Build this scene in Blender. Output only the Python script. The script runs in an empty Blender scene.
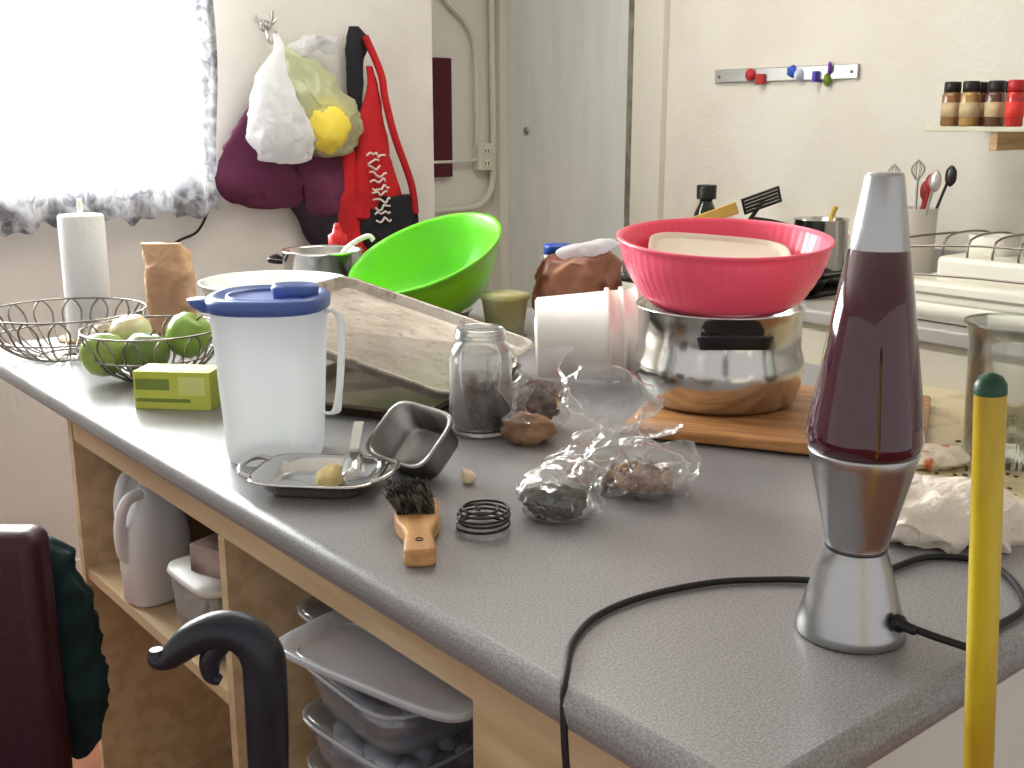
import bpy, bmesh, math, random
from mathutils import Vector, Matrix, noise
random.seed(4)
SC=bpy.context.scene; COL=SC.collection
D=math.radians
VROT=D(-39.4)
def VR(l,f): return (.773*l+.635*f, -.635*l+.773*f)

# ---------------- materials ----------------
def lin(c):
    c=c/255.0
    return c/12.92 if c<=.04045 else ((c+.055)/1.055)**2.4
def C(c): return (lin(c[0]),lin(c[1]),lin(c[2]),1)
MC={}
def M(name,col,rough=.5,metal=0.0,col2=None,nscale=8,nlo=.4,nhi=.6,bump=0,bscale=40,trans=0,ior=1.45,coat=0,sss=0,stretch=None,detail=4,spec=None,aniso=0):
    if name in MC: return MC[name]
    m=bpy.data.materials.new(name); m.use_nodes=True; nt=m.node_tree; b=nt.nodes['Principled BSDF']
    b.inputs['Base Color'].default_value=C(col); b.inputs['Roughness'].default_value=rough; b.inputs['Metallic'].default_value=metal
    b.inputs['Transmission Weight'].default_value=trans; b.inputs['IOR'].default_value=ior; b.inputs['Coat Weight'].default_value=coat
    if spec is not None: b.inputs['Specular IOR Level'].default_value=spec
    if sss:
        b.inputs['Subsurface Weight'].default_value=sss; b.inputs['Subsurface Scale'].default_value=.03
    if aniso: b.inputs['Anisotropic'].default_value=aniso
    tc=nt.nodes.new('ShaderNodeTexCoord'); mp=nt.nodes.new('ShaderNodeMapping'); nt.links.new(tc.outputs['Object'],mp.inputs[0])
    if stretch: mp.inputs['Scale'].default_value=stretch
    if col2 is not None:
        n=nt.nodes.new('ShaderNodeTexNoise'); n.inputs['Scale'].default_value=nscale; n.inputs['Detail'].default_value=detail
        nt.links.new(mp.outputs[0],n.inputs['Vector'])
        r=nt.nodes.new('ShaderNodeValToRGB'); r.color_ramp.elements[0].position=nlo; r.color_ramp.elements[1].position=nhi
        r.color_ramp.elements[0].color=C(col2); r.color_ramp.elements[1].color=C(col)
        nt.links.new(n.outputs[0],r.inputs[0]); nt.links.new(r.outputs[0],b.inputs['Base Color'])
    if bump:
        n2=nt.nodes.new('ShaderNodeTexNoise'); n2.inputs['Scale'].default_value=bscale; n2.inputs['Detail'].default_value=5
        nt.links.new(mp.outputs[0],n2.inputs['Vector'])
        bp=nt.nodes.new('ShaderNodeBump'); bp.inputs['Strength'].default_value=bump; bp.inputs['Distance'].default_value=.01
        nt.links.new(n2.outputs[0],bp.inputs['Height']); nt.links.new(bp.outputs[0],b.inputs['Normal'])
    MC[name]=m; return m
def thin(name,tint=(255,255,255),base=.06,fres=.8,rough=.06,bump=0,bscale=50,milky=.0,mcol=(235,235,235),tl_mix=.5,blend=.35):
    if name in MC: return MC[name]
    m=bpy.data.materials.new(name); m.use_nodes=True; nt=m.node_tree; nt.nodes.clear()
    o=nt.nodes.new('ShaderNodeOutputMaterial'); tr=nt.nodes.new('ShaderNodeBsdfTransparent'); tr.inputs[0].default_value=C(tint)
    gl=nt.nodes.new('ShaderNodeBsdfGlossy'); gl.inputs['Roughness'].default_value=rough; gl.inputs[0].default_value=(.95,.95,.95,1)
    lw=nt.nodes.new('ShaderNodeLayerWeight'); lw.inputs[0].default_value=blend
    ma=nt.nodes.new('ShaderNodeMath'); ma.operation='MULTIPLY_ADD'; ma.inputs[1].default_value=fres; ma.inputs[2].default_value=base; ma.use_clamp=True
    nt.links.new(lw.outputs['Fresnel'],ma.inputs[0])
    mx=nt.nodes.new('ShaderNodeMixShader'); nt.links.new(ma.outputs[0],mx.inputs[0]); nt.links.new(tr.outputs[0],mx.inputs[1]); nt.links.new(gl.outputs[0],mx.inputs[2])
    if bump:
        tc=nt.nodes.new('ShaderNodeTexCoord'); n2=nt.nodes.new('ShaderNodeTexNoise'); n2.inputs['Scale'].default_value=bscale; n2.inputs['Detail'].default_value=3
        n2.inputs['Distortion'].default_value=1.0
        nt.links.new(tc.outputs['Object'],n2.inputs['Vector'])
        bp=nt.nodes.new('ShaderNodeBump'); bp.inputs['Strength'].default_value=bump; bp.inputs['Distance'].default_value=.02
        nt.links.new(n2.outputs[0],bp.inputs['Height']); nt.links.new(bp.outputs[0],gl.inputs['Normal'])
    last=mx
    if milky:
        df=nt.nodes.new('ShaderNodeBsdfDiffuse'); df.inputs[0].default_value=C(mcol)
        tl=nt.nodes.new('ShaderNodeBsdfTranslucent'); tl.inputs[0].default_value=C(mcol)
        a=nt.nodes.new('ShaderNodeMixShader'); a.inputs[0].default_value=tl_mix; nt.links.new(df.outputs[0],a.inputs[1]); nt.links.new(tl.outputs[0],a.inputs[2])
        m2=nt.nodes.new('ShaderNodeMixShader'); m2.inputs[0].default_value=milky; nt.links.new(mx.outputs[0],m2.inputs[1]); nt.links.new(a.outputs[0],m2.inputs[2]); last=m2
    nt.links.new(last.outputs[0],o.inputs[0]); MC[name]=m; return m

# ---------------- mesh helpers ----------------
def E(name,loc=(0,0,0),rot=(0,0,0)):
    e=bpy.data.objects.new(name,None); e.empty_display_size=.05; e.location=loc; e.rotation_euler=rot; COL.objects.link(e); return e
def O(name,bm,mat,parent=None,loc=(0,0,0),rot=(0,0,0),smooth=True,bevel=0,solid=0,sub=0,bseg=3,soff=0):
    me=bpy.data.meshes.new(name); bmesh.ops.recalc_face_normals(bm,faces=bm.faces); bm.to_mesh(me); bm.free()
    for p in me.polygons: p.use_smooth=smooth
    ob=bpy.data.objects.new(name,me); COL.objects.link(ob)
    for mm in (mat if isinstance(mat,(list,tuple)) else [mat]): me.materials.append(mm)
    ob.location=loc; ob.rotation_euler=rot
    if parent: ob.parent=parent
    if solid:
        s=ob.modifiers.new('s','SOLIDIFY'); s.thickness=solid; s.offset=soff
    if bevel:
        b=ob.modifiers.new('b','BEVEL'); b.width=bevel; b.segments=bseg; b.limit_method='ANGLE'; b.angle_limit=D(40); b.harden_normals=False
        if smooth:
            try:
                me.set_sharp_from_angle(angle=D(50))
            except Exception: pass
    if sub:
        s=ob.modifiers.new('u','SUBSURF'); s.levels=sub; s.render_levels=sub
    return ob
def bx(x0,x1,y0,y1,z0,z1,bm=None):
    bm=bm or bmesh.new()
    v=[bm.verts.new(p) for p in [(x0,y0,z0),(x1,y0,z0),(x1,y1,z0),(x0,y1,z0),(x0,y0,z1),(x1,y0,z1),(x1,y1,z1),(x0,y1,z1)]]
    for f in [(0,3,2,1),(4,5,6,7),(0,1,5,4),(1,2,6,5),(2,3,7,6),(3,0,4,7)]: bm.faces.new([v[i] for i in f])
    return bm
def lathe(pts,n=56,bm=None,sx=1,sy=1,power=2.0,cx=0,cy=0):
    bm=bm or bmesh.new(); rings=[]
    for r,z in pts:
        if r<1e-6: rings.append([bm.verts.new((cx,cy,z))]); continue
        R=[]
        for i in range(n):
            a=2*math.pi*i/n; c,s=math.cos(a),math.sin(a)
            k=1.0
            if power!=2.0: k=(abs(c)**power+abs(s)**power)**(-1/power)
            R.append(bm.verts.new((cx+r*k*c*sx,cy+r*k*s*sy,z)))
        rings.append(R)
    for a,b in zip(rings,rings[1:]):
        if len(a)==1 and len(b)==1: continue
        for i in range(n):
            j=(i+1)%n
            if len(a)==1: bm.faces.new([a[0],b[j],b[i]])
            elif len(b)==1: bm.faces.new([a[i],a[j],b[0]])
            else: bm.faces.new([a[i],a[j],b[j],b[i]])
    return bm
def crom(pts,k=8,cyc=False):
    P=[Vector(p) for p in pts]; n=len(P); out=[]
    def g(i): return P[i%n] if cyc else P[max(0,min(n-1,i))]
    for i in range(n if cyc else n-1):
        a,b,c,d=g(i-1),g(i),g(i+1),g(i+2)
        for j in range(k):
            t=j/k
            out.append(.5*((2*b)+(c-a)*t+(2*a-5*b+4*c-d)*t*t+(3*b-a-3*c+d)*t**3))
    if not cyc: out.append(P[-1])
    return out
def tubes(name,lines,r,mat,parent=None,loc=(0,0,0),rot=(0,0,0),smoothk=8,radii=None,res=3):
    cu=bpy.data.curves.new(name,'CURVE'); cu.dimensions='3D'; cu.bevel_depth=r; cu.bevel_resolution=res; cu.use_fill_caps=True
    for li in lines:
        pts,cyc=(li if isinstance(li,tuple) and isinstance(li[1],bool) else (li,False))
        q=crom(pts,smoothk,cyc) if smoothk else [Vector(p) for p in pts]
        s=cu.splines.new('POLY'); s.points.add(len(q)-1); s.use_cyclic_u=cyc
        for i,p in enumerate(q):
            s.points[i].co=(p.x,p.y,p.z,1)
            if radii:
                f=i/max(1,len(q)-1)*(len(radii)-1); a=int(f); b=min(a+1,len(radii)-1); s.points[i].radius=radii[a]+(radii[b]-radii[a])*(f-a)
    tmp=bpy.data.objects.new(name+'_c',cu); COL.objects.link(tmp)
    dg=bpy.context.evaluated_depsgraph_get(); dg.update()
    me=bpy.data.meshes.new_from_object(tmp.evaluated_get(dg)); bpy.data.objects.remove(tmp)
    ob=bpy.data.objects.new(name,me); COL.objects.link(ob); me.materials.clear(); me.materials.append(mat)
    for p in me.polygons: p.use_smooth=True
    ob.location=loc; ob.rotation_euler=rot
    if parent: ob.parent=parent
    return ob
def ring(cx,cy,z,r,n=40,ry=None): 
    ry=ry or r
    return ([(cx+r*math.cos(2*math.pi*i/n),cy+ry*math.sin(2*math.pi*i/n),z) for i in range(n)],True)
def loft(rings,n=64,amp=.1,freq=3.0,seed=0,k=6,ridge=True,caps=True,pw=2.0):
    """rings: (cx,cy,cz,rx,ry) soft body with folds"""
    bm=bmesh.new(); P=[]
    m=len(rings)
    def g(i): return rings[max(0,min(m-1,i))]
    for i in range(m-1):
        for j in range(k):
            t=j/k; a,b,c,d=g(i-1),g(i),g(i+1),g(i+2)
            P.append([.5*((2*b[q])+(c[q]-a[q])*t+(2*a[q]-5*b[q]+4*c[q]-d[q])*t*t+(3*b[q]-a[q]-3*c[q]+d[q])*t**3) for q in range(5)])
    P.append(list(rings[-1])); R=[]
    for cx,cy,cz,rx,ry in P:
        rx=max(rx,.0005); ry=max(ry,.0005); L=[]
        for i in range(n):
            a=2*math.pi*i/n; c,s=math.cos(a),math.sin(a)
            kk=(abs(c)**pw+abs(s)**pw)**(-1/pw)
            p=Vector((cx+rx*c*kk,cy+ry*s*kk,cz))
            nv=noise.noise(p*freq*10+Vector((seed*7.3,seed,0)))
            n2=noise.noise(p*freq*24+Vector((seed,3,seed*2.1)))
            w=(1-2*abs(nv))*.7+(1-2*abs(n2))*.3-.3 if ridge else nv+.4*n2
            f=1+amp*w
            dz=amp*.25*(rx+ry)*n2
            L.append(bm.verts.new((cx+rx*c*kk*f+amp*.3*rx*n2,cy+ry*s*kk*f,cz+dz)))
        R.append(L)
    for a,b in zip(R,R[1:]):
        for i in range(n):
            j=(i+1)%n; bm.faces.new([a[i],a[j],b[j],b[i]])
    if caps:
        for Q in (R[0],R[-1]):
            c=Vector((0,0,0))
            for v in Q: c+=v.co
            cv=bm.verts.new(c/n)
            for i in range(n): bm.faces.new([Q[i],Q[(i+1)%n],cv])
    return bm
def blob(cx,cy,cz,rx,ry,rz,amp=.15,freq=3,seed=0,sub=4,bm=None):
    bm=bm or bmesh.new(); g=bmesh.ops.create_icosphere(bm,subdivisions=sub,radius=1)
    for v in g['verts']:
        p=v.co.copy(); w=1+amp*(noise.noise(p*freq+Vector((seed,seed*2,0)))+.5*(1-2*abs(noise.noise(p*freq*2.3+Vector((0,seed,5))))))
        v.co=Vector((cx+p.x*rx*w,cy+p.y*ry*w,cz+p.z*rz*w))
    return bm

# ---------------- shared materials ----------------
steel=M('stainless_steel',(205,203,200),.16,1.0,bump=.03,bscale=8)
steel_r=M('brushed_aluminium',(184,184,185),.27,1.0,aniso=.5)
dsteel=M('worn_steel',(165,163,161),.3,1.0,col2=(126,124,121),nscale=14,bump=.06,bscale=30)
black=M('black_plastic',(14,14,15),.35)
cordm=M('black_cord_rubber',(16,16,17),.5)
wallm=M('painted_plaster',(230,226,215),.85,col2=(224,218,206),nscale=3,bump=.14,bscale=60)
walll=M('painted_plaster_white',(226,223,218),.85,col2=(216,213,207),nscale=3,bump=.12,bscale=60)
wood=M('beech_wood',(214,178,132),.5,col2=(192,152,106),nscale=5,stretch=(1,1,14),bump=.03,bscale=30)
cabwood=M('cabinet_birch_wood',(214,188,150),.55,col2=(196,168,128),nscale=4,stretch=(8,.7,8))
cutw=M('cutting_board_wood',(190,138,84),.45,col2=(160,108,62),nscale=6,stretch=(1.5,14,14))
white=M('white_plastic',(232,230,226),.35,sss=.1)
cream=M('cream_plastic',(236,230,208),.4)
clear=thin('clear_glass',(250,252,250),.03,.75,.02)
bagm=thin('clear_plastic_bag',(250,250,250),.07,.55,.14,bump=.4,bscale=30,milky=.06,blend=.22)
boxm=thin('translucent_plastic_box',(248,250,252),.10,.55,.12,milky=.14,mcol=(240,243,248),blend=.35)
lidm=thin('translucent_plastic_lid',(248,250,252),.12,.5,.18,milky=.45,mcol=(244,246,250),blend=.35)

# ---------------- room ----------------
floorm=M('terracotta_floor',(160,98,62),.5,col2=(128,76,48),nscale=5,bump=.05,bscale=20)
O('floor',bx(-2.6,2.5,-2.2,3.4,-.05,0),floorm,smooth=False)
O('ceiling',bx(-2.6,2.5,-2.2,3.4,2.5,2.55),walll,smooth=False)
bm=bx(-2.6,-.65,2.75,2.87,0,2.5); bx(.84,1.70,2.75,2.87,0,2.5,bm); bx(-.65,.84,2.75,2.87,0,1.16,bm); bx(-.65,.84,2.75,2.87,2.15,2.5,bm)
bx(1.58,1.70,2.87,3.37,0,2.5,bm)
O('wall_left',bm,walll,smooth=False)
O('wall_back',bx(1.70,2.35,3.25,3.37,0,2.5),M('recess_paint',(232,230,220),.8,bump=.1,bscale=50),smooth=False)
bm=bx(2.35,2.47,-2.2,2.43,0,2.5); bx(2.35,2.47,3.19,3.37,0,2.5,bm); bx(2.35,2.47,2.43,3.19,2.1,2.5,bm)
O('wall_right',bm,wallm,smooth=False)
O('baseboard_left',bx(-2.6,1.70,2.735,2.75,0,.09),M('trim_paint',(224,220,210),.6),smooth=False,bevel=.004)
# window
w=E('window_1',(0,2.75,0))
bm=bx(-.65,-.60,.03,.09,1.16,2.15); bx(.79,.84,.03,.09,1.16,2.15,bm); bx(-.65,.84,.03,.09,1.16,1.21,bm); bx(-.65,.84,.03,.09,2.10,2.15,bm); bx(.08,.12,.03,.09,1.16,2.15,bm)
O('frame',bm,M('window_frame_white',(238,238,236),.5),w,smooth=False)
O('sill',bx(-.7,.86,-.03,.10,1.125,1.155),M('window_frame_white',(0,0,0)),w,smooth=False,bevel=.004)
O('pane',bx(-.60,.79,.055,.06,1.21,2.10),clear,w,smooth=False)
# curtain
def curtain_mat():
    m=bpy.data.materials.new('lace_curtain'); m.use_nodes=True; nt=m.node_tree; nt.nodes.clear(); N=nt.nodes.new; Lk=nt.links.new
    o=N('ShaderNodeOutputMaterial'); tc=N('ShaderNodeTexCoord'); sp=N('ShaderNodeSeparateXYZ'); Lk(tc.outputs['Object'],sp.inputs[0])
    def mr(src,a,b):
        q=N('ShaderNodeMapRange'); q.inputs[1].default_value=a; q.inputs[2].default_value=b; Lk(src,q.inputs[0]); return q.outputs[0]
    zb=mr(sp.outputs['Z'],1.34,1.14); xb=mr(sp.outputs['X'],.70,.83)
    mx=N('ShaderNodeMath'); mx.operation='MAXIMUM'; Lk(zb,mx.inputs[0]); Lk(xb,mx.inputs[1])
    n=N('ShaderNodeTexNoise'); n.inputs['Scale'].default_value=24; n.inputs['Detail'].default_value=5; n.inputs['Distortion'].default_value=1.2; Lk(tc.outputs['Object'],n.inputs['Vector'])
    th=mr(n.outputs[0],.36,.66)
    mu=N('ShaderNodeMath'); mu.operation='MULTIPLY'; Lk(mx.outputs[0],mu.inputs[0]); 
    ad=N('ShaderNodeMath'); ad.operation='MULTIPLY_ADD'; ad.inputs[1].default_value=.45; ad.inputs[2].default_value=.5; Lk(th,ad.inputs[0]); Lk(ad.outputs[0],mu.inputs[1])
    cr=N('ShaderNodeMixRGB'); cr.inputs[1].default_value=C((250,250,250)); cr.inputs[2].default_value=C((92,92,104)); Lk(mu.outputs[0],cr.inputs[0])
    tl=N('ShaderNodeBsdfTranslucent'); df=N('ShaderNodeBsdfDiffuse'); tr=N('ShaderNodeBsdfTransparent')
    for q in (tl,df): Lk(cr.outputs[0],q.inputs[0])
    a=N('ShaderNodeMixShader'); a.inputs[0].default_value=.6; Lk(tl.outputs[0],a.inputs[1]); Lk(df.outputs[0],a.inputs[2])
    b=N('ShaderNodeMixShader'); Lk(a.outputs[0],b.inputs[1]); Lk(tr.outputs[0],b.inputs[2])
    f=N('ShaderNodeMath'); f.operation='MULTIPLY_ADD'; f.inputs[1].default_value=-.42; f.inputs[2].default_value=.42; Lk(mx.outputs[0],f.inputs[0]); Lk(f.outputs[0],b.inputs[0])
    Lk(b.outputs[0],o.inputs[0]); return m
bm=bmesh.new(); nx,nz=220,40; G=[]
for j in range(nz+1):
    row=[]
    for i in range(nx+1):
        x=-.75+i/nx*1.64; zt=2.25; zb=1.06+.04*(x-.2)+.012*math.sin(x*38)+.008*math.sin(x*91); z=zb+(zt-zb)*j/nz
        y=2.69+.018*math.sin(x*52+.6*math.sin(z*5))*(.5+.5*(1-j/nz))+.006*math.sin(x*130+z*4)
        row.append(bm.verts.new((x+.012*math.sin(z*9)*(1-j/nz),y,z)))
    G.append(row)
for j in range(nz):
    for i in range(nx): bm.faces.new([G[j][i],G[j][i+1],G[j+1][i+1],G[j+1][i]])
cu=E('lace_curtain'); O('curtain_cloth',bm,curtain_mat(),cu)
tubes('curtain_rod',[[(-.8,2.69,2.26),(.95,2.69,2.26)]],.008,steel,cu,smoothk=0)

# door
d=E('door_1')
doorm=M('door_paint_grey_green',(238,242,238),.5,col2=(230,236,232),nscale=4,stretch=(1,4,.6),bump=.05,bscale=20)
O('slab',bx(2.375,2.42,2.45,3.17,0,2.08),doorm,d,smooth=False,bevel=.003)
O('lock_plate',lathe([(0,0),(.016,0),(.016,.005),(.008,.008),(0,.008)],20),M('brass_dull',(190,184,160),.4,1),d,loc=(2.375,3.05,1.31),rot=(0,D(-90),0))
O('hinge',bx(2.362,2.376,2.452,2.475,1.35,1.45),dsteel,d,smooth=False)
O('trim_1',bx(2.32,2.36,2.27,2.41,0,2.2),M('door_frame_white',(226,222,210),.6,bump=.05,bscale=30),smooth=False,bevel=.004)
O('trim_2',bx(2.335,2.38,2.41,2.45,0,2.2),M('door_frame_dark',(112,110,98),.6,col2=(150,148,136),nscale=12),smooth=False)
# conduits + outlet
cd=E('electrical_conduit'); pm=M('conduit_paint',(220,218,206),.5)
tubes('pipe_1',[[(2.08,3.22,1.85),(2.11,3.22,1.80),(2.19,3.22,1.74),(2.24,3.22,1.66),(2.25,3.22,1.5),(2.25,3.22,1.25)]],.012,pm,cd)
tubes('pipe_2',[[(2.33,3.22,2.4),(2.33,3.22,1.9),(2.335,3.22,1.5),(2.335,3.22,1.15),(2.31,3.22,1.05),(2.24,3.22,1.005),(2.1,3.22,1.0),(1.8,3.22,1.0)]],.014,pm,cd)
tubes('pipe_3',[[(2.25,3.22,1.2),(2.2,3.22,1.19),(1.9,3.22,1.19)]],.008,pm,cd)
ou=E('wall_outlet'); O('box',bx(2.245,2.325,3.20,3.25,1.15,1.26),pm,ou,smooth=False,bevel=.006)
O('socket',bx(2.268,2.302,3.196,3.201,1.215,1.245),cream,ou,smooth=False); O('socket_lower',bx(2.268,2.302,3.196,3.201,1.165,1.195),cream,ou,smooth=False)
O('slots',bx(2.276,2.279,3.194,3.197,1.222,1.236,bx(2.291,2.294,3.194,3.197,1.222,1.236,bx(2.276,2.279,3.194,3.197,1.172,1.186,bx(2.291,2.294,3.194,3.197,1.172,1.186)))),black,ou,smooth=False)
O('maroon_wall_panel',bx(2.0,2.125,3.215,3.25,1.13,1.59),M('maroon_cloth',(84,26,42),.8,bump=.1,bscale=80),smooth=False,bevel=.004)

# magnet strip
ms=E('magnetic_strip',(0,0,-.022)); O('bar',bx(2.338,2.35,1.51,2.05,1.492,1.535),M('strip_alu',(178,176,172),.35,.7),ms,smooth=False,bevel=.003)
O('screws',lathe([(0,0),(.005,0),(.005,.003),(0,.004)],12,lathe([(0,0),(.005,0),(.005,.003),(0,.004)],12),cx=0,cy=.5),dsteel,ms,loc=(2.338,1.53,1.513),rot=(0,D(-90),0))
k=0
for y,z,c,s in [(1.90,1.515,(190,40,50),0),(1.86,1.500,(170,30,36),1),(1.74,1.520,(50,90,190),2),(1.715,1.508,(190,200,215),0),(1.655,1.502,(80,70,180),1),(1.618,1.492,(120,150,60),0),(1.612,1.524,(110,60,160),2)]:
    mm=M('magnet_%d'%k,c,.4); 
    if s==0: b=lathe([(0,0),(.018,0),(.02,.006),(.012,.014),(0,.016)],24)
    elif s==1: b=bx(-.016,.016,-.016,.016,0,.014)
    else: b=lathe([(0,0),(.02,0),(.02,.008),(.0,.01)],6)
    O('magnet_%d'%k,b,mm,ms,loc=(2.338,y,z),rot=(D(20*k),D(-90),0),bevel=.002 if s==1 else 0); k+=1

# ---------------- wall hung things ----------------
h=E('wall_hook',(1.08,2.75,1.63))
O('plate',lathe([(0,0),(.018,0),(.018,.006),(0,.01)],24),steel,h,rot=(D(90),0,0))
tubes('hook',[[(0,0,0),(0,-.03,.0),(0,-.05,.015),(0,-.055,.04)],[(0,-.005,-.01),(0,-.02,-.045),(0,-.05,-.05),(0,-.07,-.02)],[(-.03,-.01,.03),(0,-.02,.0),(.03,-.02,.02)]],.005,steel,h)
wb=thin('white_plastic_bag',(240,240,245),.10,.4,.22,bump=.5,bscale=20,milky=.78,mcol=(246,247,250))
b=E('white_shopping_bag',(1.045,2.62,0))
O('bag_body',loft([(.02,.03,1.60,.008,.006),(.015,.01,1.55,.018,.016),(-.015,0,1.48,.045,.030),(-.01,-.01,1.38,.08,.045),(.0,-.01,1.30,.095,.05),(.015,0,1.24,.075,.04),(.03,0,1.225,.03,.02)],amp=.28,freq=1.6,seed=2,n=120,k=12),wb,b)
yb=thin('pale_green_plastic_bag',(240,244,222),.10,.4,.22,bump=.5,bscale=20,milky=.62,mcol=(228,234,200))
b=E('produce_shopping_bag',(1.205,2.665,0))
O('bag_body',loft([(-.12,.01,1.58,.008,.006),(-.095,0,1.55,.03,.02),(-.045,0,1.51,.06,.03),(.0,-.01,1.42,.10,.05),(.03,-.01,1.34,.105,.055),(.03,0,1.26,.075,.05),(.02,0,1.24,.03,.03)],amp=.28,freq=1.5,seed=5,n=120,k=12),yb,b)
O('yellow_contents',blob(.015,-.032,1.335,.070,.050,.080,.12,2,3),M('yellow_bag_contents',(244,222,84),.6,bump=.2,bscale=20),b)
O('bag_top',loft([(-.06,0,1.54,.02,.02),(-.03,0,1.575,.05,.03),(.02,0,1.60,.05,.03),(.045,0,1.57,.035,.02),(.05,0,1.55,.02,.01)],amp=.4,freq=2,seed=9,n=90),wb,b)
pu=M('purple_fabric',(104,44,78),.85,col2=(80,30,58),nscale=5,bump=.3,bscale=16)
b=E('purple_fabric_bag',(1.08,2.705,0))
O('bag_body',loft([(-.02,0,1.50,.015,.01),(-.05,0,1.40,.03,.015),(-.08,0,1.27,.09,.025),(-.06,-.01,1.17,.13,.03),(-.03,0,1.11,.115,.03),(0,0,1.085,.06,.02)],amp=.28,freq=.9,seed=3,n=110,k=10),pu,b)
O('bag_side',loft([(.1,0,1.38,.03,.015),(.13,0,1.27,.07,.025),(.16,-.01,1.16,.085,.03),(.15,0,1.07,.065,.03),(.14,0,1.05,.03,.02)],amp=.25,freq=.9,seed=8,n=110,k=10),pu,b)
O('bag_lower',loft([(.11,.005,1.11,.09,.02),(.15,0.005,1.05,.09,.03),(.18,0.005,.98,.08,.03),(.22,0.005,.90,.055,.025),(.23,0.005,.88,.03,.02)],amp=.15,freq=1.0,seed=4,n=90),M('dark_violet_fabric',(42,30,44),.9,bump=.2,bscale=20),b)
rd=M('red_fabric',(200,26,34),.8,col2=(168,20,28),nscale=4,bump=.15,bscale=20); bk=M('dark_fabric',(30,30,36),.9,bump=.2,bscale=20)
b=E('red_apron',(1.395,2.70,0))
O('hook_loop',loft([(-.03,0,1.64,.015,.01),(-.02,0,1.60,.035,.02),(-.03,0,1.53,.03,.02),(-.035,0,1.40,.022,.018),(-.05,0,1.28,.022,.015),(-.06,0,1.0,.03,.015)],amp=.25,freq=1.5,seed=2),bk,b)
O('cloth',loft([(.01,-.02,1.52,.010,.01),(.02,-.02,1.45,.02,.012),(.01,-.02,1.36,.045,.02),(.015,-.02,1.24,.06,.025),(.03,-.02,1.12,.085,.03),(.045,-.02,1.04,.105,.03)],amp=.2,freq=1.3,seed=6,n=90),rd,b)
O('pocket',loft([(.06,-.025,1.11,.09,.03),(.065,-.025,1.04,.105,.035),(.065,-.025,.96,.10,.035),(.06,-.02,.93,.07,.02)],amp=.18,freq=1.2,seed=7,n=90),bk,b)
O('cloth_side',loft([(-.07,-.01,1.26,.02,.015),(-.08,-.01,1.10,.04,.02),(-.07,-.01,.95,.06,.02),(-.05,-.01,.90,.04,.01)],amp=.2,freq=1.2,seed=11),rd,b)
tubes('strap',[[(-.01,-.03,1.61),(.035,-.045,1.50),(.05,-.045,1.42),(.08,-.05,1.3),(.14,-.05,1.15),(.155,-.05,1.05)]],.012,rd,b)
L=[]; r=random.Random(5)
for i in range(11):
    z=1.245-i*.021; x0=-.035+.003*i; n_=3+r.randrange(3)
    L.append([(x0+j*.011+r.uniform(-.004,.004),-.062,z+r.uniform(-.009,.009)) for j in range(n_+2)])
tubes('printed_pattern',L,.0032,M('print_white',(220,212,206),.7),b,smoothk=4)
wc=E('window_cord'); tubes('cord',[[(.83,2.68,1.09),(.80,2.7,1.03),(.72,2.72,.98),(.66,2.73,.8),(.65,2.74,.4)]],.004,black,wc)

# ---------------- peninsula counter ----------------
def counter_mat():
    m=bpy.data.materials.new('grey_speckled_laminate'); m.use_nodes=True; nt=m.node_tree; b=nt.nodes['Principled BSDF']
    tc=nt.nodes.new('ShaderNodeTexCoord'); n=nt.nodes.new('ShaderNodeTexNoise'); n.inputs['Scale'].default_value=420; n.inputs['Detail'].default_value=1; nt.links.new(tc.outputs['Object'],n.inputs[0])
    r=nt.nodes.new('ShaderNodeValToRGB'); e=r.color_ramp.elements; e[0].position=.35; e[0].color=C((118,116,117)); e[1].position=.65; e[1].color=C((152,150,151)); nt.links.new(n.outputs[0],r.inputs[0])
    nt.links.new(r.outputs[0],b.inputs['Base Color'])
    n3=nt.nodes.new('ShaderNodeTexNoise'); n3.inputs['Scale'].default_value=5; n3.inputs['Detail'].default_value=6; nt.links.new(tc.outputs['Object'],n3.inputs[0])
    q=nt.nodes.new('ShaderNodeMapRange'); q.inputs[3].default_value=.26; q.inputs[4].default_value=.44; nt.links.new(n3.outputs[0],q.inputs[0]); nt.links.new(q.outputs[0],b.inputs['Roughness'])
    b.inputs['Specular IOR Level'].default_value=.8
    return m
pn=E('kitchen_peninsula')
O('countertop',bx(-.012,1.2,-.02,2.0,.862,.9),counter_mat(),pn,bevel=.016,bseg=5)
bm=bx(.03,.58,1.52,1.54,0,.862); bx(.03,.58,.905,.925,.08,.80,bm); bx(.03,.58,.33,.35,0,.862,bm)
bx(.032,.054,.35,1.52,.80,.862,bm)
bx(.035,.58,.925,1.52,.535,.555,bm); bx(.035,.58,.35,.905,.425,.445,bm); bx(.032,.58,.35,1.52,.06,.08,bm)
bx(.03,.045,.02,.33,.0,.862,bm)
O('shelf_carcass',bm,cabwood,pn,smooth=False)
O('shelf_back',bx(.58,.60,.02,1.54,.02,.862),M('dark_backing',(130,104,78),.7),pn,smooth=False)
O('end_panel',bx(.62,1.16,.02,1.96,0,.862),M('white_panel_laminate',(222,220,214),.5),pn,smooth=False)
O('end_skin',bx(.02,1.16,-.002,.018,.0,.86),M('white_panel_laminate',(0,0,0)),pn,smooth=False)
O('shelf_slot_rail',bx(.056,.10,.50,.80,.785,.80),black,pn,smooth=False)

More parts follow.
